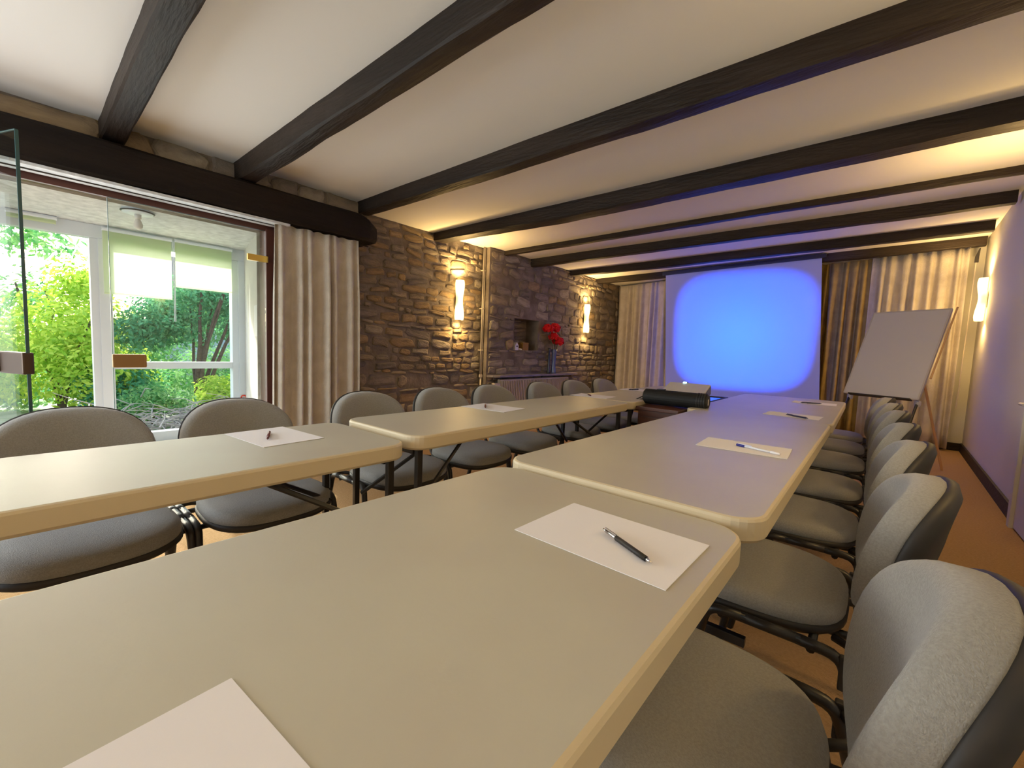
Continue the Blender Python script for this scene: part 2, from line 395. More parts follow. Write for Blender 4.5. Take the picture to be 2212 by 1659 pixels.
# lintel over the glass doors
bm = nb(); n = 50; rings = []
for i in range(n + 1):
    t = i / n; y = -2.1 + 4.46 * t; e = max(0, (y - 2.15) / .21)
    jz = .012 * noise.noise((y * 1.3, 4, 4)); jx = .008 * noise.noise((y * 1.1, 8, 1))
    X0 = -3.70 - .05 * e * e + jx; zt = 2.262 + .006 * y - .075 * e ** 1.5 + jz; zb = 2.035 + .002 * y + .012 * noise.noise((y * 1.7, 1, 9)) + .01 * e
    rings.append([(X0, y, zb + .02), (X0 + .006, y, (zt + zb) / 2), (X0, y, zt - .02), (X0 - .02, y, zt), (-4.1, y, zt), (-4.1, y, zb), (X0 - .02, y, zb)])
loft(bm, rings)
tag(obj('lintel_beam', bm, M['lintel_wood']), 'massive rough dark lintel beam over the glass doors and curtain', 'beam', kind='structure')

# opening frame (trim), rail
bm = nb(); box(bm, -4.02, -3.90, OPY0, OPY1, 1.985, 2.035, .004); box(bm, -3.925, -3.895, OPY0, OPY1, 1.972, 1.988)
box(bm, -4.02, -3.88, 1.425, 1.50, 0, 1.99, .004); box(bm, -4.02, -3.88, OPY0, OPY0 + .075, 0, 1.99, .004)
tr = tag(obj('trim_1', bm, M['redwood']), 'red brown timber frame round the porch opening', 'door frame', kind='structure')
bm = nb(); box(bm, -3.885, -3.72, OPY0 - .3, 1.55, 2.012, 2.030, .002)
obj('lit_lintel_underside', bm, M['stucco'], tr)  # pale board put in for the lintel underside lit from outside
bm = nb(); tube(bm, [(-3.80, OPY0 - .3, 2.008), (-3.80, 2.3, 2.012)], .006, 6); obj('curtain_rail', bm, M['black_metal'], tr)

# porch ----------------------------------------------------------
PX = -5.60; PZ = 2.075
tag(obj('ceiling_porch', bx(-5.9, -4.0, -1.9, 2.1, PZ, PZ + .15), M['stucco']), 'rough grey stucco ceiling of the porch', 'ceiling', kind='structure')
bm = nb()
loft(bm, [[(-4.02, 1.47, z), (-5.66, 1.83, z), (-5.66, 2.05, z), (-4.02, 2.05, z)] for z in (-.1, PZ + .02)])
tag(obj('wall_porch_right', bm, M['porch_wall']), 'beige side wall of the porch beside the red brown frame', 'wall', kind='structure')
tag(obj('wall_porch_left', bx(-5.9, -4.0, -1.9, -1.7, -.1, PZ + .02), M['porch_wall']), 'beige side wall of the porch beyond the left edge', 'wall', kind='structure')
win = tag(empty('window_1', (PX, 0, 0)), 'white plastic window wall of the porch with garden view', 'window', kind='structure')
def wp(name, m, *a, bev=.006):
    bm = nb(); box(bm, *a, bev=bev); return obj(name, bm, M[m], win)
wp('top_rail', 'pvc', -.05, .05, -1.7, 1.84, 1.95, PZ)
wp('bottom_rail', 'pvc', -.05, .05, -1.7, 1.84, 0, .10)
bm = nb(); box(bm, -.05, .05, .545, .69, .1, 1.95, .005); box(bm, .05, .062, .60, .69, .1, 1.95, .003); obj('mullion', bm, M['pvc'], win)
bm = nb(); box(bm, -.05, .05, 1.68, 1.84, .1, 1.95, .005); box(bm, .05, .065, 1.74, 1.82, .1, 1.95, .003); obj('side_post', bm, M['pvc'], win)
wp('side_post', 'pvc', -.05, .05, -1.7, -1.6, .1, 1.95)
wp('transom', 'pvc', -.04, .055, .69, 1.68, .745, .815)
wp('mullion', 'pvc', -.05, .05, -.75, -.62, .1, 1.95)
for q in ((-1.6, -.75, .1, 1.95), (-.62, .545, .1, 1.95), (.69, 1.68, .1, .745), (.69, 1.68, .815, 1.95)):
    wp('pane', 'glass_out', -.004, .004, *q, bev=0)
# notice, strap
tag(obj('notice', bx(-.001, .001, -.105, .105, -.148, .148), M['paper'], loc=(-4.55, 1.574, 1.26), rot=(0, 0, R(77.6 + 0 ))), 'white paper notice on the porch side wall', 'notice')
bm = nb(); tube(bm, bend([(0, 0, 0), (.0, .0, .07), (.0, .05, .07), (0, .05, .03)], .02), .008, 6)
tag(obj('window_strap', bm, M['mug_red'], loc=(PX + .07, 1.755, .36)), 'small red strap hanging on the white window post', 'strap')
# roller blinds
def blind(y0, y1, z0, z1, label, chain=True):
    b_ = tag(empty('roller_blind', (PX + .10, y0, z1)), label, 'blind')
    bm = nb(); n = 8
    box(bm, -.001, .001, .0, y1 - y0, z0 - z1 + .012, 0); obj('fabric', bm, M['blind'], b_)
    obj('bottom_bar', bx(-.006, .006, 0, y1 - y0, z0 - z1, z0 - z1 + .016, bev=.003), M['blind'], b_)
    bm = nb(); tube(bm, [(0, -.005, .012), (0, y1 - y0 + .005, .012)], .018, 12); obj('roller', bm, M['pvc'], b_)
    if chain:
        bm = nb(); tube(bm, [(.012, y1 - y0 + .012, 0), (.012, y1 - y0 + .012, -.80)], .0035, 5); tube(bm, [(.012, y1 - y0 + .022, 0), (.012, y1 - y0 + .022, -.80)], .0035, 5)
        obj('bead_chain', bm, M['pvc'], b_)
    return b_
blind(.63, 1.135, 1.45, 2.03, 'lower hanging lime green roller blind beside the wide mullion')
blind(1.165, 1.665, 1.58, 2.035, 'shorter lime green roller blind next to the side post', False)
blind(.06, .34, 2.005, 2.045, 'rolled up lime blind under the porch ceiling above the left pane', False)
# porch ceiling lamp
lp = tag(empty('ceiling_lamp', (-4.60, .74, PZ)), 'round ceiling lamp with bare bulb in the porch', 'lamp')
bm = nb(); lathe(bm, [(.10, 0), (.105, -.012), (.095, -.028), (.05, -.034)], 24); obj('base', bm, M['pvc'], lp, smooth=True)
bm = nb(); lathe(bm, [(.107, -.012), (.109, -.017), (.102, -.022)], 24); obj('rim', bm, M['black_metal'], lp, smooth=True)
bm = nb(); lathe(bm, [(.022, -.03), (.022, -.065), (.018, -.07)], 14); obj('socket', bm, M['white_ceramic'], lp, smooth=True)
bm = nb(); lathe(bm, [(.012, -.065), (.022, -.085), (.031, -.11), (.028, -.135), (.012, -.148)], 14); obj('bulb', bm, M['white_ceramic'], lp, smooth=True)

# glass door leaves
def leaf(name, label, hinge, free, zt, lockz, lm, hm=None):
    h = Vector((*hinge, 0)); f = Vector((*free, 0)); L = (f - h).length
    root = tag(empty(name, h, math.atan2((f - h).y, (f - h).x)), label, 'door', kind='structure')
    obj('glass_pane', bx(0, L, -.005, .005, .012, zt), M['glass'], root)
    obj('glass_edge', bx(L, L + .003, -.0055, .0055, .012, zt), M['glass_edge'], root)
    obj('top_edge', bx(0, L, -.005, .005, zt, zt + .002), M['glass_edge'], root)
    obj('lock_case', bx(L - .17, L + .004, -.018, .018, lockz - .045, lockz + .045, bev=.006), M[lm], root)
    bm = nb(); box(bm, L - .17, L - .155, -.024, .024, lockz - .038, lockz + .038, .003); obj('lock_cap', bm, M[lm], root)
    if hm:
        obj('hinge_plate', bx(-.02, .13, -.014, .014, 1.715, 1.765, bev=.003), M[hm], root)
        obj('hinge_plate', bx(-.02, .13, -.014, .014, .10, .15, bev=.003), M[hm], root)
    return root
leaf('door_1', 'frameless glass door leaf standing open into the room at the left edge', (-3.80, -.40), (-2.629, .066), 1.865, .952, 'darkbronze')
leaf('door_2', 'closed frameless glass door leaf with brown lock beside the red brown frame', (-3.88, 1.415), (-3.88, .475), 1.965, .905, 'bronze', 'brass')

# right side: door, baseboard
bm = nb()
loft(bm, [[(rwall_x(y) - .022, y, 0), (rwall_x(y) + .01, y, 0), (rwall_x(y) + .01, y, .105), (rwall_x(y) - .018, y, .105)] for y in (4.50, YB)])
tag(obj('baseboard_right', bm, M['wood_dark']), 'dark brown wooden baseboard along the right wall', 'baseboard', kind='structure')
tag(obj('baseboard_back', bx(-3.97, .96, YB - .02, YB, 0, .10, bev=.002), M['wood_dark']), 'dark baseboard under the far curtains', 'baseboard', kind='structure')
dr = tag(empty('door_3', (rwall_x(4.4) - .03, 3.55, 0)), 'pale grey door in the right wall, only its near edge visible', 'door', kind='structure')
obj('door_frame', bx(-.02, .05, .86, .93, 0, 2.05, bev=.004), M['wall_white'], dr)
obj('door_panel', bx(0, .04, .02, .86, .01, 2.0, bev=.004), M['wall_white'], dr)
bm = nb(); tube(bm, bend([(0, .80, .86), (-.055, .80, .86), (-.055, .68, .86)], .015), .009, 8); obj('door_handle', bm, M['alu'], dr)

# ------------------------------------------------------------------ curtains
def curtain(name, p0, p1, z0, z1a, z1b, folds, amp, m, label, flare=0.0, seed=0, zseg=14):
    p0 = Vector(p0); p1 = Vector(p1); L = (p1 - p0).length; d = (p1 - p0).normalized(); nrm = Vector((-d.y, d.x))
    bm = nb(); nx = max(60, int(folds * 12)); grid = []
    rr = random.Random(seed); ph = [rr.uniform(0, 6.28) for _ in range(4)]
    for j in range(zseg + 1):
        t = j / zseg; row = []
        for i in range(nx + 1):
            s = i / nx
            u = s + .22 / folds * math.sin(2 * math.pi * folds * s * .5 + ph[0]) * .6
            wv = math.sin(2 * math.pi * folds * u + .8 * math.sin(3 * s * 6.28 + ph[1]) + .25 * math.sin(t * 3 + ph[2]))
            wv = math.copysign(abs(wv) ** .8, wv)
            am = amp * (.35 + .65 * min(1, t * 3.5)) * (1 + .35 * math.sin(5 * s * 6.28 + ph[3]))
            zt = z1a + (z1b - z1a) * s + .006 * math.sin(2 * math.pi * folds * s)
            z = zt + (z0 - zt) * t
            side = (s - .5) * flare * t
            p = p0 + d * (s * L + side * L) + nrm * (wv * am)
            row.append(bm.verts.new((p.x, p.y, z)))
        grid.append(row)
    for j in range(zseg):
        for i in range(nx): bm.faces.new((grid[j][i], grid[j][i + 1], grid[j + 1][i + 1], grid[j + 1][i]))
    o = obj(name, bm, m, smooth=True); tag(o, label, 'curtain')
    md = o.modifiers.new('thick', 'SOLIDIFY'); md.thickness = .004; return o
curtain('curtain', (-3.76, 1.44), (-3.76, 2.17), .02, 2.02, 2.03, 6.5, .042, M['curtain'], 'cream pleated curtain beside the glass doors under the lintel', flare=.06, seed=2, zseg=18)
curtain('curtain', (-3.93, YB - .12), (-2.80, YB - .12), .03, 2.385, 2.44, 8.5, .05, M['curtain'], 'cream curtain on the far wall between stone corner and screen', seed=4)
curtain('curtain', (-.95, YB - .12), (-.12, YB - .12), .03, 2.49, 2.53, 7.5, .045, M['curtain_olive'], 'olive brown curtain hanging just right of the screen', seed=5)
curtain('curtain', (-.13, YB - .16), (.80, YB - .16), .03, 2.53, 2.585, 7.5, .045, M['curtain'], 'wide cream curtain in the far right corner behind the whiteboard', seed=9)
br = tag(empty('curtain_bracket', (.84, YB - .22, 2.46)), 'dark curtain bracket with pale cord in the far right corner', 'bracket')
bm = nb(); loft(bm, [[(.0, 0, -.09), (.035, 0, -.09), (.035, .02, -.09), (0, .02, -.09)], [(0, 0, -.02), (.035, 0, -.02), (.035, .02, -.02), (0, .02, -.02)], [(.03, 0, .08), (.04, 0, .08), (.04, .02, .08), (.03, .02, .08)]])
obj('bracket', bm, M['black_metal'], br)
bm = nb(); tube(bm, [(.015, .01, -.09), (.0, .01, -1.9)], .006, 6); obj('cord', bm, M['pipe'], br)

# ------------------------------------------------------------------ projection screen + projector light
scr = tag(empty('projection_screen', (-1.64, 7.26, 1.467)), 'white pull down projection screen glowing blue on the far wall', 'projection screen')
scr.rotation_euler = (0, R(-3.6), R(9.7))
SW, SH = 2.09, 1.985
obj('screen_surface', bx(-SW / 2, SW / 2, -.002, .002, -SH / 2, SH / 2), M['screen'], scr)
bm = nb(); tube(bm, [(-SW / 2, .0, -SH / 2), (SW / 2, .0, -SH / 2)], .012, 10); obj('bottom_bar', bm, M['screen'], scr)
bm = nb(); box(bm, -SW / 2 - .05, SW / 2 + .05, -.035, .035, SH / 2, SH / 2 + .06, .01); obj('case', bm, M['screen_black'], scr)
bm = nb(); tube(bm, bend([(-.25, -.03, SH / 2 + .05), (-.2, -.05, SH / 2 + .03), (.4, -.04, SH / 2 + .035), (.9, -.03, SH / 2 + .05)], .05), .004, 5); obj('cable', bm, M['cord_black'], scr)

# ------------------------------------------------------------------ sconces
def make_sconce():
    s = empty('wall_sconce')                         # local: wall plane at x=0, front +x, centre z=0
    bm = nb(); n = 22; H = .245; rings = []
    for i in range(n + 1):
        z = -H + 2 * H * i / n; q = abs(z) / H
        wd = .046 + .016 * (.5 - .5 * math.cos(math.pi * min(1, q * 1.25))) - .006 * max(0, q - .85) / .15
        ring = [(.012 + (.055 + .02 * (wd - .046) / .016) * math.sin(math.pi * k / 10) ** .8, wd * math.cos(math.pi * k / 10), z) for k in range(11)]
        ring += [(.010 + (.051 + .02 * (wd - .046) / .016) * math.sin(math.pi * k / 10) ** .8, (wd - .004) * math.cos(math.pi * k / 10), z) for k in range(10, -1, -1)]
        rings.append(ring)
    loft(bm, rings, cap0=True, cap1=True); obj('shade', bm, M['shade'], s, smooth=True)
    obj('back_plate', bx(0, .012, -.035, .035, -.10, .10, bev=.003), M['pvc'], s)
    return s
s0 = make_sconce()
sc = [((XB + .03, 3.71, 1.67), 0, 'wall sconce', 'glowing wall sconce on the stone between curtain and pipe', 26),
      ((XC + .03, 6.62, 1.67), 0, 'wall sconce', 'glowing wall sconce on the stone near the far left corner', 20),
      ((rwall_x(7.3) - .01, 7.3, 1.87), 180, 'wall sconce', 'glowing wall sconce on the painted wall in the far right corner', 20),
      ((rwall_x(4.4) - .01, 4.40, 1.85), 180, 'wall sconce', 'wall sconce on the right wall beyond the frame edge', 20),
      ((rwall_x(1.6) - .01, 1.6, 1.85), 180, 'wall sconce', 'wall sconce on the right wall beside the nearest chairs', 15),
      ((rwall_x(-1.2) - .01, -1.2, 1.85), 180, 'wall sconce', 'unseen wall sconce added on the right wall behind the viewpoint', 15)]  # last sconce is unseen, added to brighten the room
WARM = (1.0, .64, .23)
for i, (p, rz, cat, lab, en) in enumerate(sc):
    o = s0 if i == 0 else copy_tree(s0)
    o.location = p; o.rotation_euler = (0, 0, R(rz)); tag(o, lab, 'wall lamp', group='warm wall sconces round the room')
    dx = .075 if rz == 0 else -.075
    for dz in (.265, -.265):
        light('sconce_bulb', 'SPOT', (p[0] + dx, p[1], p[2] + dz), en * (1.7 if dz > 0 else .75), WARM, target=(p[0] + dx * 1.6, p[1], p[2] + dz * 4), spot_size=R(168), spot_blend=.8, shadow_soft_size=.045)
    light('sconce_glow', 'POINT', (p[0] + dx * 1.9, p[1], p[2]), en * (.48 if i < 3 else .30), WARM, shadow_soft_size=.12)

# ------------------------------------------------------------------ pipe, radiator, shelf, vase, niche things
pp = tag(empty('heating_pipe', (XB + .05, 4.14, 0)), 'pair of cream heating pipes running up the stone wall', 'pipe')
for dy in (-.013, .013):
    bm = nb(); tube(bm, [(0, dy, .72), (0, dy, 2.405)], .008, 8); obj('pipe', bm, M['pipe'], pp, smooth=True)
bm = nb(); tube(bm, [(0, 0, .03), (0, 0, .70)], .011, 8); obj('pipe', bm, M['pipe'], pp, smooth=True)
obj('joint', bx(-.012, .012, -.024, .024, .69, .73, bev=.006), M['pipe'], pp)
for z in (1.05, 1.6, 2.1):
    obj('pipe_clip', bx(-.045, .010, -.024, .024, z, z + .012, bev=.003), M['pipe'], pp)
ra = tag(empty('radiator', (XC + .05, 4.22, 0)), 'cream ribbed panel radiator below the grey shelf', 'radiator')
bm = nb(); y = 0
box(bm, 0, .05, .14, 1.85, .12, .665, .004)
obj('panel', bm, M['radiator'], ra)
bm = nb()
for k in range(44): box(bm, .05, .066, .165 + k * .0383, .165 + k * .0383 + .017, .14, .645)
obj('ribs', bm, M['radiator'], ra)['kind'] = 'stuff'
bm = nb(); box(bm, 0, .06, .02, .14, .40, .62, .01); obj('valve_box', bm, M['pipe'], ra)
bm = nb(); lathe(bm, [(.02, 0), (.024, .02), (.02, .05)], 14); obj('valve_knob', bm, M['white_ceramic'], ra, loc=(.06, .08, .52), rot=(0, R(90), 0))
bm = nb(); out = [(XC - .02, 4.19), (XC + .10, 4.21), (XC + .145, 4.30), (XC + .15, 6.20), (XC + .12, 6.32), (XC - .02, 6.36)]
loft(bm, [[(x, y, z) for x, y in out] for z in (.70, .728)])
tag(obj('shelf', bm, M['marble']), 'long grey marble shelf above the radiator', 'shelf')
vz = tag(empty('vase', (XC + .09, 5.63, .729)), 'tall slim blue glass vase on the grey shelf', 'vase')
bm = nb(); lathe(bm, [(.045, 0), (.042, .02), (.03, .15), (.034, .3), (.05, .38), (.046, .38), (.03, .3), (.027, .15), (.03, .03)], 18); obj('glass_body', bm, M['vase'], vz, smooth=True)
v2 = tag(empty('vase', (XC + .08, 5.51, .729)), 'thin dark vase standing left of the blue glass vase', 'vase')
bm = nb(); lathe(bm, [(.028, 0), (.024, .02), (.015, .15), (.015, .36), (.02, .40)], 14); obj('vase_body', bm, M['vase_dark'], v2, smooth=True)
def flower(loc, r, tilt, label, foot):
    r0_ = r * 1.45; f = tag(empty('red_flower', loc), label, 'flower', group='red flowers above the shelf')
    bm = nb(); rr = random.Random(int(loc[1] * 1000))
    for k in range(64):
        th = rr.uniform(0, 6.28); ph = math.acos(rr.uniform(-.5, 1)); d = Vector((math.sin(ph) * math.cos(th), math.sin(ph) * math.sin(th), math.cos(ph) * .75))
        r = r0_; cpt = d * r * rr.uniform(.45, .95); u = d.orthogonal().normalized(); v = d.cross(u); s = r * rr.uniform(.25, .42)
        pts = [cpt + (u * math.cos(t_) + v * math.sin(t_)) * s * (1 + .2 * rr.random()) + d * s * .3 * math.sin(2 * t_) for t_ in [i * math.pi / 3 for i in range(6)]]
        bm.faces.new([bm.verts.new(p) for p in pts])
    o = obj('petals', bm, M['petal'], f); md = o.modifiers.new('t', 'SOLIDIFY'); md.thickness = .004
    bm = nb(); e = Vector(foot) - Vector(loc); tube(bm, [(0, 0, -.01), e * .5 + Vector((0, .01, 0)), e], .004, 6); obj('stem', bm, M['stem'], f)
ft = (XC + .09, 5.63, 1.0)
flower((XC + .13, 5.40, 1.42), .062, 0, 'upper left red flower head above the shelf', ft)
flower((XC + .14, 5.56, 1.435), .066, 0, 'upper right red flower head above the shelf', ft)
flower((XC + .13, 5.55, 1.30), .058, 0, 'small lower red flower head beside the niche', ft)
flower((XC + .14, 5.66, 1.235), .070, 0, 'lowest and largest red flower head over the blue vase', ft)
# things in the niche
hs = tag(empty('ornament', (XC - .02, 4.80, NZ0)), 'small white bird house ornament in the left corner of the niche', 'ornament')
bm = nb(); loft(bm, [[(-.03, -.035, 0), (.03, -.035, 0), (.03, .035, 0), (-.03, .035, 0)], [(-.03, -.035, .07), (.03, -.035, .07), (.03, .035, .07), (-.03, .035, .07)], [(-.03, -.002, .11), (.03, -.002, .11), (.03, .002, .11), (-.03, .002, .11)]])
obj('house_body', bm, M['white_ceramic'], hs)
bm = nb(); lathe(bm, [(.012, 0), (.012, .004)], 12); obj('hole', bm, M['black_plastic'], hs, loc=(.03, 0, .055), rot=(0, R(90), 0))
sh = tag(obj('shell', nb(), M['white_ceramic']), 'pale shell lying in the niche between ornament and box', 'shell')
bm = nb(); bmesh.ops.create_icosphere(bm, subdivisions=2, radius=.026, matrix=Matrix.Translation((XC - .01, 4.90, NZ0 + .014)) @ Matrix.Diagonal((1, 1.5, .55, 1)))
for v in bm.verts: v.co += Vector((0, 0, .004 * math.sin(v.co.y * 300)))
bm.to_mesh(sh.data); bm.free()
bxo = tag(empty('box', (XC - .06, 5.03, NZ0)), 'small ochre box in the niche', 'box')
obj('box_body', bx(-.05, .05, -.065, .065, 0, .095, bev=.003), M['box_ochre'], bxo); obj('lid', bx(-.052, .052, -.067, .067, .095, .115, bev=.003), M['box_ochre'], bxo)

# ------------------------------------------------------------------ tables
def rrect(x0, x1, y0, y1, r, ins, z, seg=7):
    pts = []
    for cx, cy, s in ((x1 - r, y1 - r, 0), (x0 + r, y1 - r, 90), (x0 + r, y0 + r, 180), (x1 - r, y0 + r, 270)):
        for k in range(seg + 1):
            t = R(s + 90 * k / seg); pts.append((cx + (r - ins) * math.cos(t), cy + (r - ins) * math.sin(t), z))
    return pts
def table(x0, x1, y0, y1, rot, label, zt=.74, legs=(.22, .22), li=.06):
    cx, cy = (x0 + x1) / 2, (y0 + y1) / 2; W = (x1 - x0) / 2; L = (y1 - y0) / 2
    t = tag(empty('folding_table', (cx, cy, 0), R(rot)), label, 'table', group='beige topped folding tables in two long rows')
    bm = nb(); r = .075
    loft(bm, [rrect(-W, W, -L, L, r, .006, zt - .056), rrect(-W, W, -L, L, r, 0, zt - .048), rrect(-W, W, -L, L, r, 0, zt - .008), rrect(-W, W, -L, L, r, .003, zt - .002), rrect(-W, W, -L, L, r, .009, zt)],
         mi_f=[1, 1, 1, 1, 1])
    bm.faces.ensure_lookup_table()
    top = max(bm.faces, key=lambda f: f.calc_center_median().z if len(f.verts) > 8 else -9); top.material_index = 0
    obj('tabletop', bm, [M['table_top'], M['table_edge']], t)
    for s, ins in ((-1, legs[0]), (1, legs[1])):
        yy = s * (L - ins)
        for q in (-1, 1):
            bm = nb(); box(bm, q * (W - li) - .0115, q * (W - li) + .0115, yy - .0115, yy + .0115, .012, zt - .056, .003); lg = obj('leg', bm, M['black_metal'], t)
            obj('foot_cap', bx(q * (W - li) - .017, q * (W - li) + .017, yy - .017, yy + .017, 0, .03, bev=.003), M['black_plastic'], lg)
        bm = nb(); box(bm, -(W - li), W - .06, yy - .010, yy + .010, .30, .325, .002); obj('crossbar', bm, M['black_metal'], t)
        bm = nb(); box(bm, -(W - li), W - .06, yy - .012, yy + .012, zt - .08, zt - .056, .002); obj('top_bar', bm, M['black_metal'], t)
        for q in (-1, 1):
            bm = nb(); tube(bm, [(q * (W - li - .04), yy, .42), (q * .06, yy - s * .42, zt - .064)], .009, 6); obj('brace', bm, M['black_metal'], t)
    return t
table(-.845, -.172, -.86, .972, -.4, 'nearest beige folding table with a sheet and black pen', .74, (.3, .3), .2)
table(-.850, -.147, .985, 2.875, 0, 'middle beige folding table of the right row with blue capped pen', .752, (.3, .3), .2)
table(-.950, -.150, 2.93, 4.76, .4, 'far beige folding table of the right row in front of the screen', .74, (.3, .3), .2)
table(-1.795, -1.247, -.90, .935, 0, 'beige folding table at the left edge before the glass doors', .74, (.22, .06), .04)
table(-1.785, -1.262, .965, 2.80, .2, 'second beige folding table of the left row facing the stone wall', .752, (.045, .10), .04)
table(-1.775, -1.268, 2.815, 4.62, .3, 'farthest beige folding table of the left row behind the black roll', .752, (.06, .2), .04)

# ------------------------------------------------------------------ chairs
def sup(th, w_, d_, n=2.9):
    cs, sn = math.cos(th), math.sin(th)
    return w_ * math.copysign(abs(cs) ** (2 / n), cs), d_ * math.copysign(abs(sn) ** (2 / n), sn)
def make_chair():
    ch = empty('conference_chair')                  # front towards +y, seat rear edge at y=0
    N = 40
    def seat_ring(s, z, grow=0):
        o = []
        for k in range(N):
            x, y = sup(2 * math.pi * k / N, .235 * s + grow, .215 * s + grow, 3.0)
            x *= 1 - .10 * (.5 - y / .43)           # narrower at the rear
            o.append((x, y + .215, z - .012 * max(0, (y - .08) / .14) ** 2 + .006 * abs(x / .23) ** 2))
        return o
    bm = nb(); loft(bm, [seat_ring(.97, .418), seat_ring(1.0, .428), seat_ring(1.0, .445), seat_ring(.975, .460), seat_ring(.90, .469), seat_ring(.6, .471), seat_ring(.2, .470)])
    obj('seat', bm, M['fabric'], ch, smooth=True)
    bm = nb(); loft(bm, [seat_ring(.80, .392), seat_ring(.97, .398), seat_ring(1.0, .408, .004), seat_ring(1.0, .424, .004), seat_ring(.96, .426)])
    obj('seat_shell', bm, M['black_plastic'], ch, smooth=True)
    # backrest: arched pad, curved round the sitter, leaning back
    def back_ring(s, off, grow=0, zs=0):
        o = []
        for k in range(N):
            th = 2 * math.pi * k / N
            n = 2.45 if math.sin(th) > 0 else 2.8
            x, z = sup(th, .222 * s + grow, .175 * s + grow, n)
            x *= 1 - .13 * max(0, -z / .175)
            y = -.052 - (z + .185) * .22 + 1.15 * x * x + off - .35 * max(0, z - .02) ** 2 * 3 * 0
            o.append((x, y, .636 + z))
        return o
    bm = nb(); loft(bm, [back_ring(.97, -.032), back_ring(1.0, -.024), back_ring(1.0, .012), back_ring(.965, .030), back_ring(.88, .038), back_ring(.6, .040), back_ring(.2, .039)])
    obj('backrest', bm, M['fabric'], ch, smooth=True)
    bm = nb(); loft(bm, [back_ring(.3, -.066), back_ring(.85, -.062), back_ring(.985, -.050), back_ring(1.0, -.034, .003), back_ring(.97, -.026)])
    obj('back_shell', bm, M['black_plastic'], ch, smooth=True)
    r = .0135
    for q in (-1, 1):
        bm = nb(); tube(bm, bend([(q * .266, .37, .0), (q * .248, .295, .412), (q * .247, .20, .415)], .035), r, 8); obj('leg', bm, M['black_metal'], ch, smooth=True)
        bm = nb(); tube(bm, bend([(q * .262, -.11, .0), (q * .248, .0, .412), (q * .247, .09, .415)], .035), r, 8); obj('leg', bm, M['black_metal'], ch, smooth=True)
        bm = nb(); tube(bm, [(q * .247, .08, .415), (q * .247, .21, .415)], r, 8); obj('side_rail', bm, M['black_metal'], ch, smooth=True)
        bm = nb(); tube(bm, bend([(q * .10, .10, .388), (q * .10, -.045, .392), (q * .10, -.100, .60)], .04), .011, 8); obj('back_support', bm, M['black_metal'], ch, smooth=True)
        bm = nb(); tube(bm, bend([(q * .14, .02, .395), (q * .19, -.045, .40), (q * .250, -.012, .40)], .03), .010, 8); obj('seat_bracket', bm, M['black_plastic'], ch, smooth=True)
        bm = nb(); box(bm, q * .256 - .009, q * .256 + .009, -.022, .004, .34, .42, .004); obj('link_clip', bm, M['black_plastic'], ch)
    bm = nb(); tube(bm, [(-.243, .06, .398), (.243, .06, .398)], .010, 8); obj('crossbar', bm, M['black_metal'], ch, smooth=True)
    bm = nb(); tube(bm, [(-.243, .26, .398), (.243, .26, .398)], .010, 8); obj('crossbar', bm, M['black_metal'], ch, smooth=True)
    return ch
chair0 = make_chair(); first = True
RL = ['nearest grey chair at the bottom right corner', 'second grey chair from the viewpoint in the right row', 'third grey chair of the right row beside the middle table', 'fourth grey chair of the right row beside the middle table',
      'fifth grey chair of the right row beside the blue lit table end', 'sixth grey chair of the right row before the whiteboard', 'seventh and last grey chair of the right row, its back nearest the whiteboard']
RY = [.79, 1.47, 2.13, 2.76, 3.48, 4.10, 4.72]
RX = [0.0, .0, .01, .01, .01, 0, -.02]
LL = ['leftmost dark silhouetted grey chair before the glass doors', 'second dark grey chair from the left before the glass doors', 'third grey chair of the left row with bluish rim light beside the curtain', 'fourth grey chair of the left row before the lit stones',
      'fifth grey chair of the left row left of the radiator', 'sixth grey chair of the left row in front of the radiator', 'seventh grey chair of the left row, blue lit beside the radiator', 'eighth and farthest chair of the left row, strongly blue lit']
LY = [.155, .675, 1.325, 1.86, 2.37, 3.01, 3.54, 4.10]
for k in range(7):
    o = chair0 if first else copy_tree(chair0); first = False
    o.location = (RX[k], RY[k], 0); o.rotation_euler = (0, 0, R(90)); tag(o, RL[k], 'chair', group='grey chairs along the right row of tables')
for k in range(8):
    o = copy_tree(chair0); o.location = (-2.085, LY[k], 0); o.rotation_euler = (0, 0, R(-90)); tag(o, LL[k], 'chair', group='grey chairs along the left row of tables')

# ------------------------------------------------------------------ papers and pens
def paper(x, y, z, rz, label):
    o = obj('paper_sheet', bx(-.1485, .1485, -.105, .105, 0, .0012), M['paper'], loc=(x, y, z + .0006), rot=(0, 0, R(rz)))
    return tag(o, label, 'paper', group='blank A4 sheets laid out on the tables')
PZt = .740; P2 = .752
paper(-.355, .730, PZt, -1, 'blank white sheet under the black pen on the nearest table')
paper(-.322, .045, PZt, 4, 'blank white sheet cut off by the bottom edge of the picture')
paper(-.352, 1.805, P2, 3, 'blank sheet under the blue capped pen on the middle table')
paper(-.365, 3.21, PZt, -3, 'blank sheet with a navy pen on the near end of the far table')
paper(-.350, 4.32, PZt, 2, 'farthest blank sheet on the right row with a navy pen')
paper(-1.640, .625, PZt, 5, 'blank sheet with dark red pen on the table before the doors')
paper(-1.635, 1.79, P2, 6, 'blank sheet with dark red pen on the second left table')
paper(-1.635, 2.93, P2, 6, 'blank sheet on the left row level with the seventh chair')
paper(-1.66, 3.82, P2, 3, 'farthest blank sheet on the left row with a dark pen')
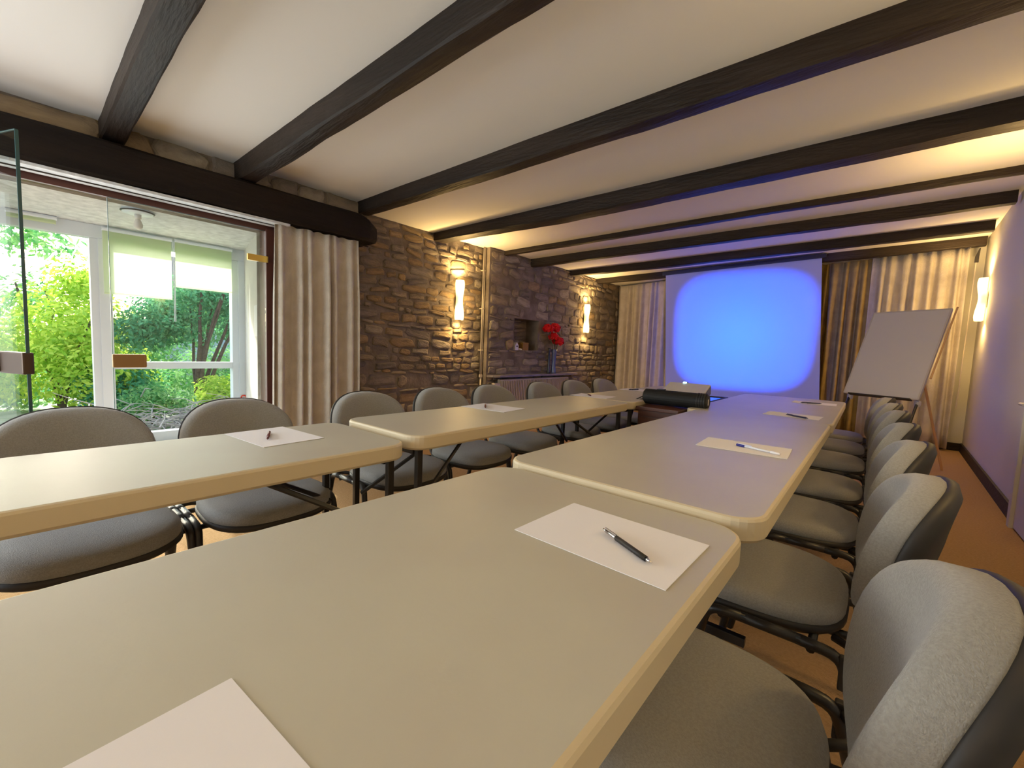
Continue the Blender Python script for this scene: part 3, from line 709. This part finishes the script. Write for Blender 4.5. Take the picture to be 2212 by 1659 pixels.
def pen(x0, y0, x1, y1, z, label, body, tip='chrome', style=0):
    d = Vector((x1 - x0, y1 - y0, 0)); L = d.length
    p = tag(empty('pen', (x0, y0, z + .0058), math.atan2(d.y, d.x)), label, 'pen')
    def seg(n, m, a_, b_, r1, r2):
        bm = nb(); tube(bm, [(a_ * L, 0, 0), ((a_ + b_) / 2 * L, 0, 0), (b_ * L, 0, 0)], [r1, (r1 + r2) / 2 if r1 != r2 else r1, r2], 10); obj(n, bm, M[m], p, smooth=True)
    if style == 0:
        seg('barrel', 'chrome' if body == 'black_plastic' else body, .06, .32, .0034, .0036); seg('grip', body, .30, .90, .0050, .0050); seg('tip', tip, .90, 1.0, .0042, .0010); seg('button', tip, 0, .06, .0022, .0022)
        bm = nb(); box(bm, .04 * L, .30 * L, -.001, .001, .0035, .006); obj('clip', bm, M[tip], p)
    else:
        seg('cap', 'bluepen', 0, .20, .0048, .0048); seg('barrel', 'clearplastic', .20, .80, .0040, .0040); seg('tail', 'paper', .80, 1.0, .0048, .0044)
        bm = nb(); box(bm, .03 * L, .36 * L, -.0012, .0012, .0045, .0065); obj('clip', bm, M['clearplastic'], p)
s_ = .0018
pen(-.375, .742, -.253, .678, PZt + s_, 'black ballpoint pen with silver barrel on the nearest sheet', 'black_plastic')
pen(-.375, 1.80, -.225, 1.745, P2 + s_, 'clear pen with blue cap on the middle table sheet', 'bluepen', style=1)
pen(-.395, 3.17, -.272, 3.085, PZt + s_, 'navy pen on the near end of the far right table', 'navy', 'navy')
pen(-.43, 4.19, -.295, 4.28, PZt + s_, 'navy pen on the farthest sheet of the right row', 'navy', 'navy')
pen(-1.575, .578, -1.700, .632, PZt + s_, 'dark red pen on the sheet before the glass doors', 'redpen', 'redpen')
pen(-1.625, 1.715, -1.72, 1.815, P2 + s_, 'dark red pen on the sheet of the second left table', 'redpen', 'redpen')
pen(-1.62, 2.87, -1.70, 2.96, P2 + s_, 'small brown pen on the left row level with the seventh chair', 'redpen', 'redpen')
pen(-1.70, 3.70, -1.66, 3.83, P2 + s_, 'dark pen on the farthest sheet of the left row', 'navy', 'navy')

# ------------------------------------------------------------------ cabinet, projector, black roll
cb = tag(empty('cabinet', (-1.055, 2.87, 0)), 'mahogany cabinet with glossy black framed top between the table rows', 'cabinet')
obj('body', bx(-.185, .085, 0, 1.30, .04, .70, bev=.004), M['mahogany'], cb)
obj('plinth', bx(-.17, .07, .02, 1.28, 0, .04), M['black_plastic'], cb)
obj('top_board', bx(-.200, .097, -.01, 1.32, .70, .725, bev=.004), M['mahogany'], cb)
obj('glass_top', bx(-.17, .075, .45, 1.24, .725, .731, bev=.001), M['gloss_dark'], cb)
bm = nb()
for q in ((-.19, .09, .43, .45), (-.19, .09, 1.24, 1.28), (-.19, -.17, .45, 1.24), (.075, .09, .45, 1.24)): box(bm, *q, .725, .737, .001)
obj('top_frame', bm, M['black_plastic'], cb)
d_ = obj('door', bx(-.175, .075, -.016, 0, .07, .66, bev=.004), M['mahogany'], cb)
bm = nb(); lathe(bm, [(.006, 0), (.006, .012), (.012, .018), (.010, .026)], 12); obj('knob', bm, M['brass'], d_, loc=(.05, -.016, .42), rot=(R(90), 0, 0))
pj = tag(empty('projector', (-1.075, 3.36, .7600)), 'pale projector tilted up with a glowing lens behind the black roll', 'projector')
pj.rotation_euler = (R(12), 0, R(6))
bm = nb(); box(bm, -.155, .150, -.13, .14, .012, .092, .012); obj('housing', bm, M['proj_beige'], pj)
obj('side_grille', bx(.150, .153, -.11, .12, .022, .082), M['proj_grey'], pj)
obj('rear_panel', bx(-.14, .135, -.134, -.130, .022, .080), M['proj_grey'], pj)
for q in (-.12, .12):
    obj('foot', bx(q - .01, q + .01, -.09, -.07, -.016, .014), M['black_plastic'], pj)
    obj('foot', bx(q - .01, q + .01, .08, .10, -.050, .014), M['black_plastic'], pj)
bm = nb(); lathe(bm, [(.036, 0), (.038, .02), (.034, .030), (.028, .030)], 20); obj('lens_ring', bm, M['proj_grey'], pj, loc=(-.04, .14, .055), rot=(R(-90), 0, 0), smooth=True)
bm = nb(); lathe(bm, [(.001, .028), (.016, .027), (.027, .022), (.027, .018)], 20); obj('lens', bm, M['lens_glow'], pj, loc=(-.04, .14, .055), rot=(R(-90), 0, 0), smooth=True)
bm = nb(); box(bm, -.052, -.026, .118, .136, .092, .099, .003); obj('lens_glare', bm, M['lens_glow'], pj)  # glowing block standing in for lens glare over the housing edge
rl = tag(empty('black_roll', (-1.055, 3.07, .726 + .056), R(2)), 'black cylindrical padded roll lying on the cabinet front', 'case')
bm = nb(); tube(bm, [(-.225, 0, 0), (-.215, 0, 0), (.205, 0, 0), (.212, 0, 0)], [.044, .055, .055, .050], 24); obj('body', bm, M['cord_black'], rl, smooth=False)
bm = nb()
for k in range(4): tube(bm, [(.150 + k * .016, 0, 0), (.158 + k * .016, 0, 0)], .0575, 24)
obj('rib_rings', bm, M['black_plastic'], rl)
bm = nb(); tube(bm, [(.21, 0, 0), (.222, 0, 0)], [.045, .040], 20); obj('end_cap', bm, M['black_plastic'], rl)
obj('end_label', bx(.2215, .224, -.025, -.010, -.02, .02), M['paper'], rl)
bm = nb(); box(bm, -.13, -.08, -.02, .03, .054, .060, .002); obj('strap_buckle', bm, M['black_plastic'], rl)
bm = nb(); tube(bm, bend([(-.222, 0, .005), (-.27, .01, -.02), (-.31, 0, -.045), (-.33, -.08, -.053), (-.29, -.11, -.12)], .03), .004, 6); tube(bm, bend([(-.222, 0, -.015), (-.26, .02, -.028), (-.30, .01, -.046)], .02), .003, 6)
rlc = obj('cord', bm, M['cord_black'], rl)

# projected blue picture: light leaving the projector lens
pl = light('projector_beam', 'SPOT', (-1.115, 3.56, .87), 2900, (.0, .0, .0), target=(-1.60, 7.26, 1.467), spot_size=R(60), spot_blend=0, shadow_soft_size=.01)
pl.data.color = (1, 1, 1)
ld = pl.data; ld.use_nodes = True; t = ld.node_tree
em = [n for n in t.nodes if n.type == 'EMISSION'][0]
tc = t.nodes.new('ShaderNodeTexCoord'); sp = t.nodes.new('ShaderNodeSeparateXYZ'); t.links.new(tc.outputs['Normal'], sp.inputs[0])
def mth(op, a_, b_=None):
    n = t.nodes.new('ShaderNodeMath'); n.operation = op
    for i, v in enumerate((a_, b_)):
        if v is None: continue
        if isinstance(v, (int, float)): n.inputs[i].default_value = v
        else: t.links.new(v, n.inputs[i])
    return n.outputs[0]
u = mth('DIVIDE', sp.outputs[0], sp.outputs[2]); v = mth('DIVIDE', sp.outputs[1], sp.outputs[2])
HU, HV = .255, .238
ru = mth('POWER', mth('ABSOLUTE', mth('DIVIDE', u, HU)), 3.8); rv = mth('POWER', mth('ABSOLUTE', mth('DIVIDE', v, HV)), 3.8)
rr_ = mth('ADD', ru, rv)
def mr(x, a0, a1, b0, b1, sm=True):
    n = t.nodes.new('ShaderNodeMapRange'); n.interpolation_type = 'SMOOTHSTEP' if sm else 'LINEAR'
    t.links.new(x, n.inputs[0])
    for i, q in enumerate((a0, a1, b0, b1)): n.inputs[i + 1].default_value = q
    return n.outputs[0]
mask = mth('ADD', mr(rr_, .55, 1.2, .91, .0), mr(rr_, 1.8, 6.0, .09, .0))
rad = mth('SQRT', mth('ADD', mth('MULTIPLY', u, u), mth('MULTIPLY', v, v)))
gcol = mr(rad, 0, .27, .135, .085)
cmb = t.nodes.new('ShaderNodeCombineColor'); cmb.inputs[0].default_value = 0.0
t.links.new(gcol, cmb.inputs[1]); cmb.inputs[2].default_value = 1.0
t.links.new(cmb.outputs[0], em.inputs[0]); t.links.new(mask, em.inputs[1])

# ------------------------------------------------------------------ whiteboard easel
fc = tag(empty('whiteboard_easel', (.157, 5.939, 0), -.514), 'leaning whiteboard on an easel before the far right curtains', 'whiteboard')
def lv(x, y, z):  # board plane coordinates -> local
    return Vector((x, y, z))
LE = .395; BW, BH = .65, .95; zc = 1.199
bm = nb(); box(bm, -BW / 2, BW / 2, -.010, .006, -BH / 2, BH / 2, .002)
obj('board', bm, M['board'], fc, loc=(0, 0, zc), rot=(-LE, 0, 0))
bm = nb()
for q in ((-BW / 2 - .008, BW / 2 + .008, -.012, .012, BH / 2 - .004, BH / 2 + .010), (-BW / 2 - .008, BW / 2 + .008, -.012, .012, -BH / 2 - .010, -BH / 2 + .004), (-BW / 2 - .010, -BW / 2 + .004, -.012, .012, -BH / 2, BH / 2), (BW / 2 - .004, BW / 2 + .010, -.012, .012, -BH / 2, BH / 2)): box(bm, *q, .002)
obj('board_frame', bm, M['alu'], fc, loc=(0, 0, zc), rot=(-LE, 0, 0))
obj('pen_tray', bx(-BW / 2 + .06, BW / 2 - .04, -.05, .0, -BH / 2 - .024, -BH / 2 - .010, bev=.003), M['black_plastic'], fc, loc=(0, 0, zc), rot=(-LE, 0, 0))
bm = nb(); tube(bm, [(BW / 2 + .03, .012, -.25), (BW / 2 + .035, .012, BH / 2 + .03)], .008, 8); obj('side_rod', bm, M['wood_dowel'], fc, loc=(0, 0, zc), rot=(-LE, 0, 0))
for q in (-1, 1):
    bm = nb(); tube(bm, [(q * .27, .18 + .06, 1.62), (q * .30, -.13, .74), (q * .33, -.50, .0)], .012, 8); obj('leg', bm, M['black_metal'], fc)
    bm = nb(); lathe(bm, [(.02, 0), (.026, .02), (.026, .05), (.015, .06)], 14); obj('leg_joint', bm, M['alu'], fc, loc=(q * .30, -.13, .69))
bm = nb(); tube(bm, [(.0, .18, 1.62), (.24, .55, .0)], .012, 8); obj('leg', bm, M['wood_dowel'], fc)
# ------------------------------------------------------------------ garden
tag(obj('ground', bx(-45, -5.95, -22, 30, -.5, -.22), M['ground']), 'sunlit grass and gravel ground of the garden', 'ground', kind='structure')
def tree(name, loc, blobs, nleaf, lsize, m, trunk, label, cat, group=None, seed=1, name_f='foliage'):
    t_ = tag(empty(name, loc), label, cat, group); rr = random.Random(seed)
    bm = nb(); tot = sum(b_[3] ** 2 * b_[4] for b_ in blobs)
    for (bx_, by, bz, r, zs) in blobs:
        for _ in range(int(nleaf * r * r * zs / tot)):
            th = rr.uniform(0, 6.283); cz = rr.uniform(-1, 1); sq = math.sqrt(1 - cz * cz); rad_ = r * (rr.random() ** .45)
            d = Vector((sq * math.cos(th), sq * math.sin(th), cz))
            k = 1 + .35 * noise.noise((d.x * 2.2 + seed, d.y * 2.2, d.z * 2.2))
            p = Vector((bx_, by, bz)) + Vector((d.x, d.y, d.z * zs)) * rad_ * k
            s = lsize * rr.uniform(.6, 1.3)
            nn = (d + Vector((rr.uniform(-1, 1), rr.uniform(-1, 1), rr.uniform(-.2, 1.4)))).normalized()
            u_ = nn.orthogonal().normalized(); u_ = Matrix.Rotation(rr.uniform(0, 6.28), 3, nn) @ u_; v_ = nn.cross(u_)
            bm.faces.new([bm.verts.new(p + q) for q in (-u_ * s, v_ * s * .42 + nn * s * .12, u_ * s, -v_ * s * .42 + nn * s * .12)])
    o = obj(name_f, bm, m, t_); o['kind'] = 'stuff'
    for (pts, r_) in trunk:
        bm = nb(); tube(bm, pts, [r_ * (1 - .6 * i / (len(pts) - 1)) for i in range(len(pts))], 7); obj('trunk' if r_ > .03 else 'branch', bm, M['bark'], t_)
    return t_
def branches(seed, base, n, h, spread, r):
    rr = random.Random(seed); out = []
    for k in range(n):
        x, y, z = base; pts = [(x, y, z)]; dx, dy = rr.uniform(-spread, spread), rr.uniform(-spread, spread)
        for j in range(1, 6):
            pts.append((x + dx * (j / 5) ** 1.4 + rr.uniform(-.04, .04), y + dy * (j / 5) ** 1.4 + rr.uniform(-.04, .04), z + h * j / 5))
        out.append((pts, r * rr.uniform(.5, 1)))
    return out
G = -.22
tree('broadleaf_tree', (-9.3, .55, G), [(0, .15, 1.3, .75, 1.0), (.2, .35, .7, .75, .8), (-.3, -.75, .8, .7, 1.0), (0, .25, 2.05, .42, .9)], 12000, .048, M['leaf_sun'], branches(1, (0, 0, 0), 5, 2.0, .7, .04),
     'sunny yellow green tree left of the wide white mullion', 'tree', seed=3)
tree('broadleaf_tree', (-12.0, -1.2, G), [(0, .3, 2.9, .8, .7), (0, 1.6, 3.1, .8, .6), (0, 1.5, 1.9, .6, .9), (0, -1.7, 2.2, 1.3, 1), (0, .1, 1.4, .7, .6)], 5000, .075, M['leaf_mid'], branches(2, (0, 0, 0), 5, 3.0, 1.2, .06),
     'open green tree against the bright sky at the left edge', 'tree', seed=5)
tree('broadleaf_tree', (-8.6, 2.05, G), [(-.2, -.25, 1.6, .62, .8), (0, .75, 1.65, .6, .75), (.1, .2, 2.05, .6, .6), (-.1, -.65, 1.35, .42, .8), (-.4, 1.3, 1.7, .7, .8), (.1, .9, 1.25, .4, .7)], 18000, .040, M['leaf_dark'], branches(6, (0, .05, 0), 9, 2.0, .75, .045),
     'dark green tree with forked trunk behind the transom', 'tree', seed=7)
tree('broadleaf_tree', (-13.5, 5.0, G), [(0, 0, 1.7, 1.2, .8), (0, -1.8, 1.8, 1.0, .8)], 6000, .07, M['leaf_mid'], branches(9, (0, 0, 0), 4, 3.0, .8, .06),
     'bluish green tree behind the dark tree, seen below the shorter blind', 'tree', seed=11)
tree('garden_shrub', (-8.0, 2.25, G), [(0, 0, .38, .38, .9), (.1, .42, .42, .3, .9)], 3000, .045, M['leaf_sun'], branches(3, (0, 0, 0), 6, .5, .3, .012),
     'bright green shrub at the foot of the dark tree', 'shrub', seed=13)
tree('garden_shrub', (-10.6, 2.9, G), [(0, 0, .6, .75, .8), (0, .9, .7, .8, .8), (0, 1.8, .6, .8, .8), (.2, -.8, .4, .5, .8)], 6500, .05, M['leaf_mid'], branches(31, (0, .6, 0), 6, .7, .5, .014),
     'wide green shrub filling the gap behind the forked trunk', 'shrub', seed=37)
tree('garden_shrub', (-7.9, 1.35, G), [(0, 0, .35, .35, .8), (.1, .35, .25, .25, .8)], 2200, .035, M['leaf_mid'], branches(33, (0, 0, 0), 6, .4, .25, .010),
     'small green shrub just behind the heap of twigs', 'shrub', seed=41)
tree('garden_shrub', (-8.9, 1.15, G), [(0, 0, .45, .55, .8)], 3000, .05, M['leaf_dark'], branches(4, (0, 0, 0), 6, .5, .3, .012),
     'dark low shrub directly right of the white mullion', 'shrub', seed=17)
tree('garden_shrub', (-10.5, -.9, G), [(0, 0, .5, .6, .8), (0, 1.0, .4, .5, .8)], 3500, .05, M['leaf_mid'], branches(5, (0, 0, 0), 6, .5, .3, .012),
     'low green shrub beside the bright path at the left edge', 'shrub', seed=19)
# brush pile of pale twigs
bm = nb(); rr = random.Random(23)
for k in range(260):
    p = Vector((rr.gauss(0, .35), rr.gauss(0, .38), abs(rr.gauss(0, .16)))); th = rr.uniform(0, 6.28); L = rr.uniform(.2, .6); el = rr.uniform(-.2, .5)
    d = Vector((math.cos(th) * L, math.sin(th) * L, el * L)); k1 = Vector((rr.uniform(-.05, .05), rr.uniform(-.05, .05), rr.uniform(0, .08)))
    q = p + d; q.z = max(q.z, .01); tube(bm, [p, (p + q) / 2 + k1, q], [.008, .006, .003], 4)
o = tag(obj('brush_pile', bm, M['twig'], loc=(-7.2, 1.55, G)), 'pale heap of cut twigs on the ground outside the window', 'brush pile', kind='stuff')
# pale house wall beyond
hb = tag(empty('house', (-17.5, 6.0, G)), 'pale house wall glimpsed between the branches', 'house')
obj('wall', bx(-.3, .3, -3.0, 5.5, 0, 3.0), M['render'], hb)
bm = nb(); loft(bm, [[(-.8, y, 3.0), (.6, y, 3.0), (-.5, y, 3.9)] for y in (-3.2, 5.7)]); obj('roof', bm, M['roof_tile'], hb)
wf = obj('window', bx(.3, .34, .4, 1.5, 1.0, 2.2, bev=.01), M['pvc'], hb); obj('pane', bx(.34, .345, .48, 1.42, 1.08, 2.12), M['gloss_dark'], wf)
tree('garden_hedge', (-15.5, 1.6, G), [(0, y_, .9, .95, 1.1) for y_ in (-6, -4.6, -3.2, -1.8, -.4, 1.0)], 9000, .08, M['leaf_mid'], branches(8, (0, 0, 0), 3, .8, .3, .03),
     'far green hedge closing the garden on the left', 'hedge', seed=29)
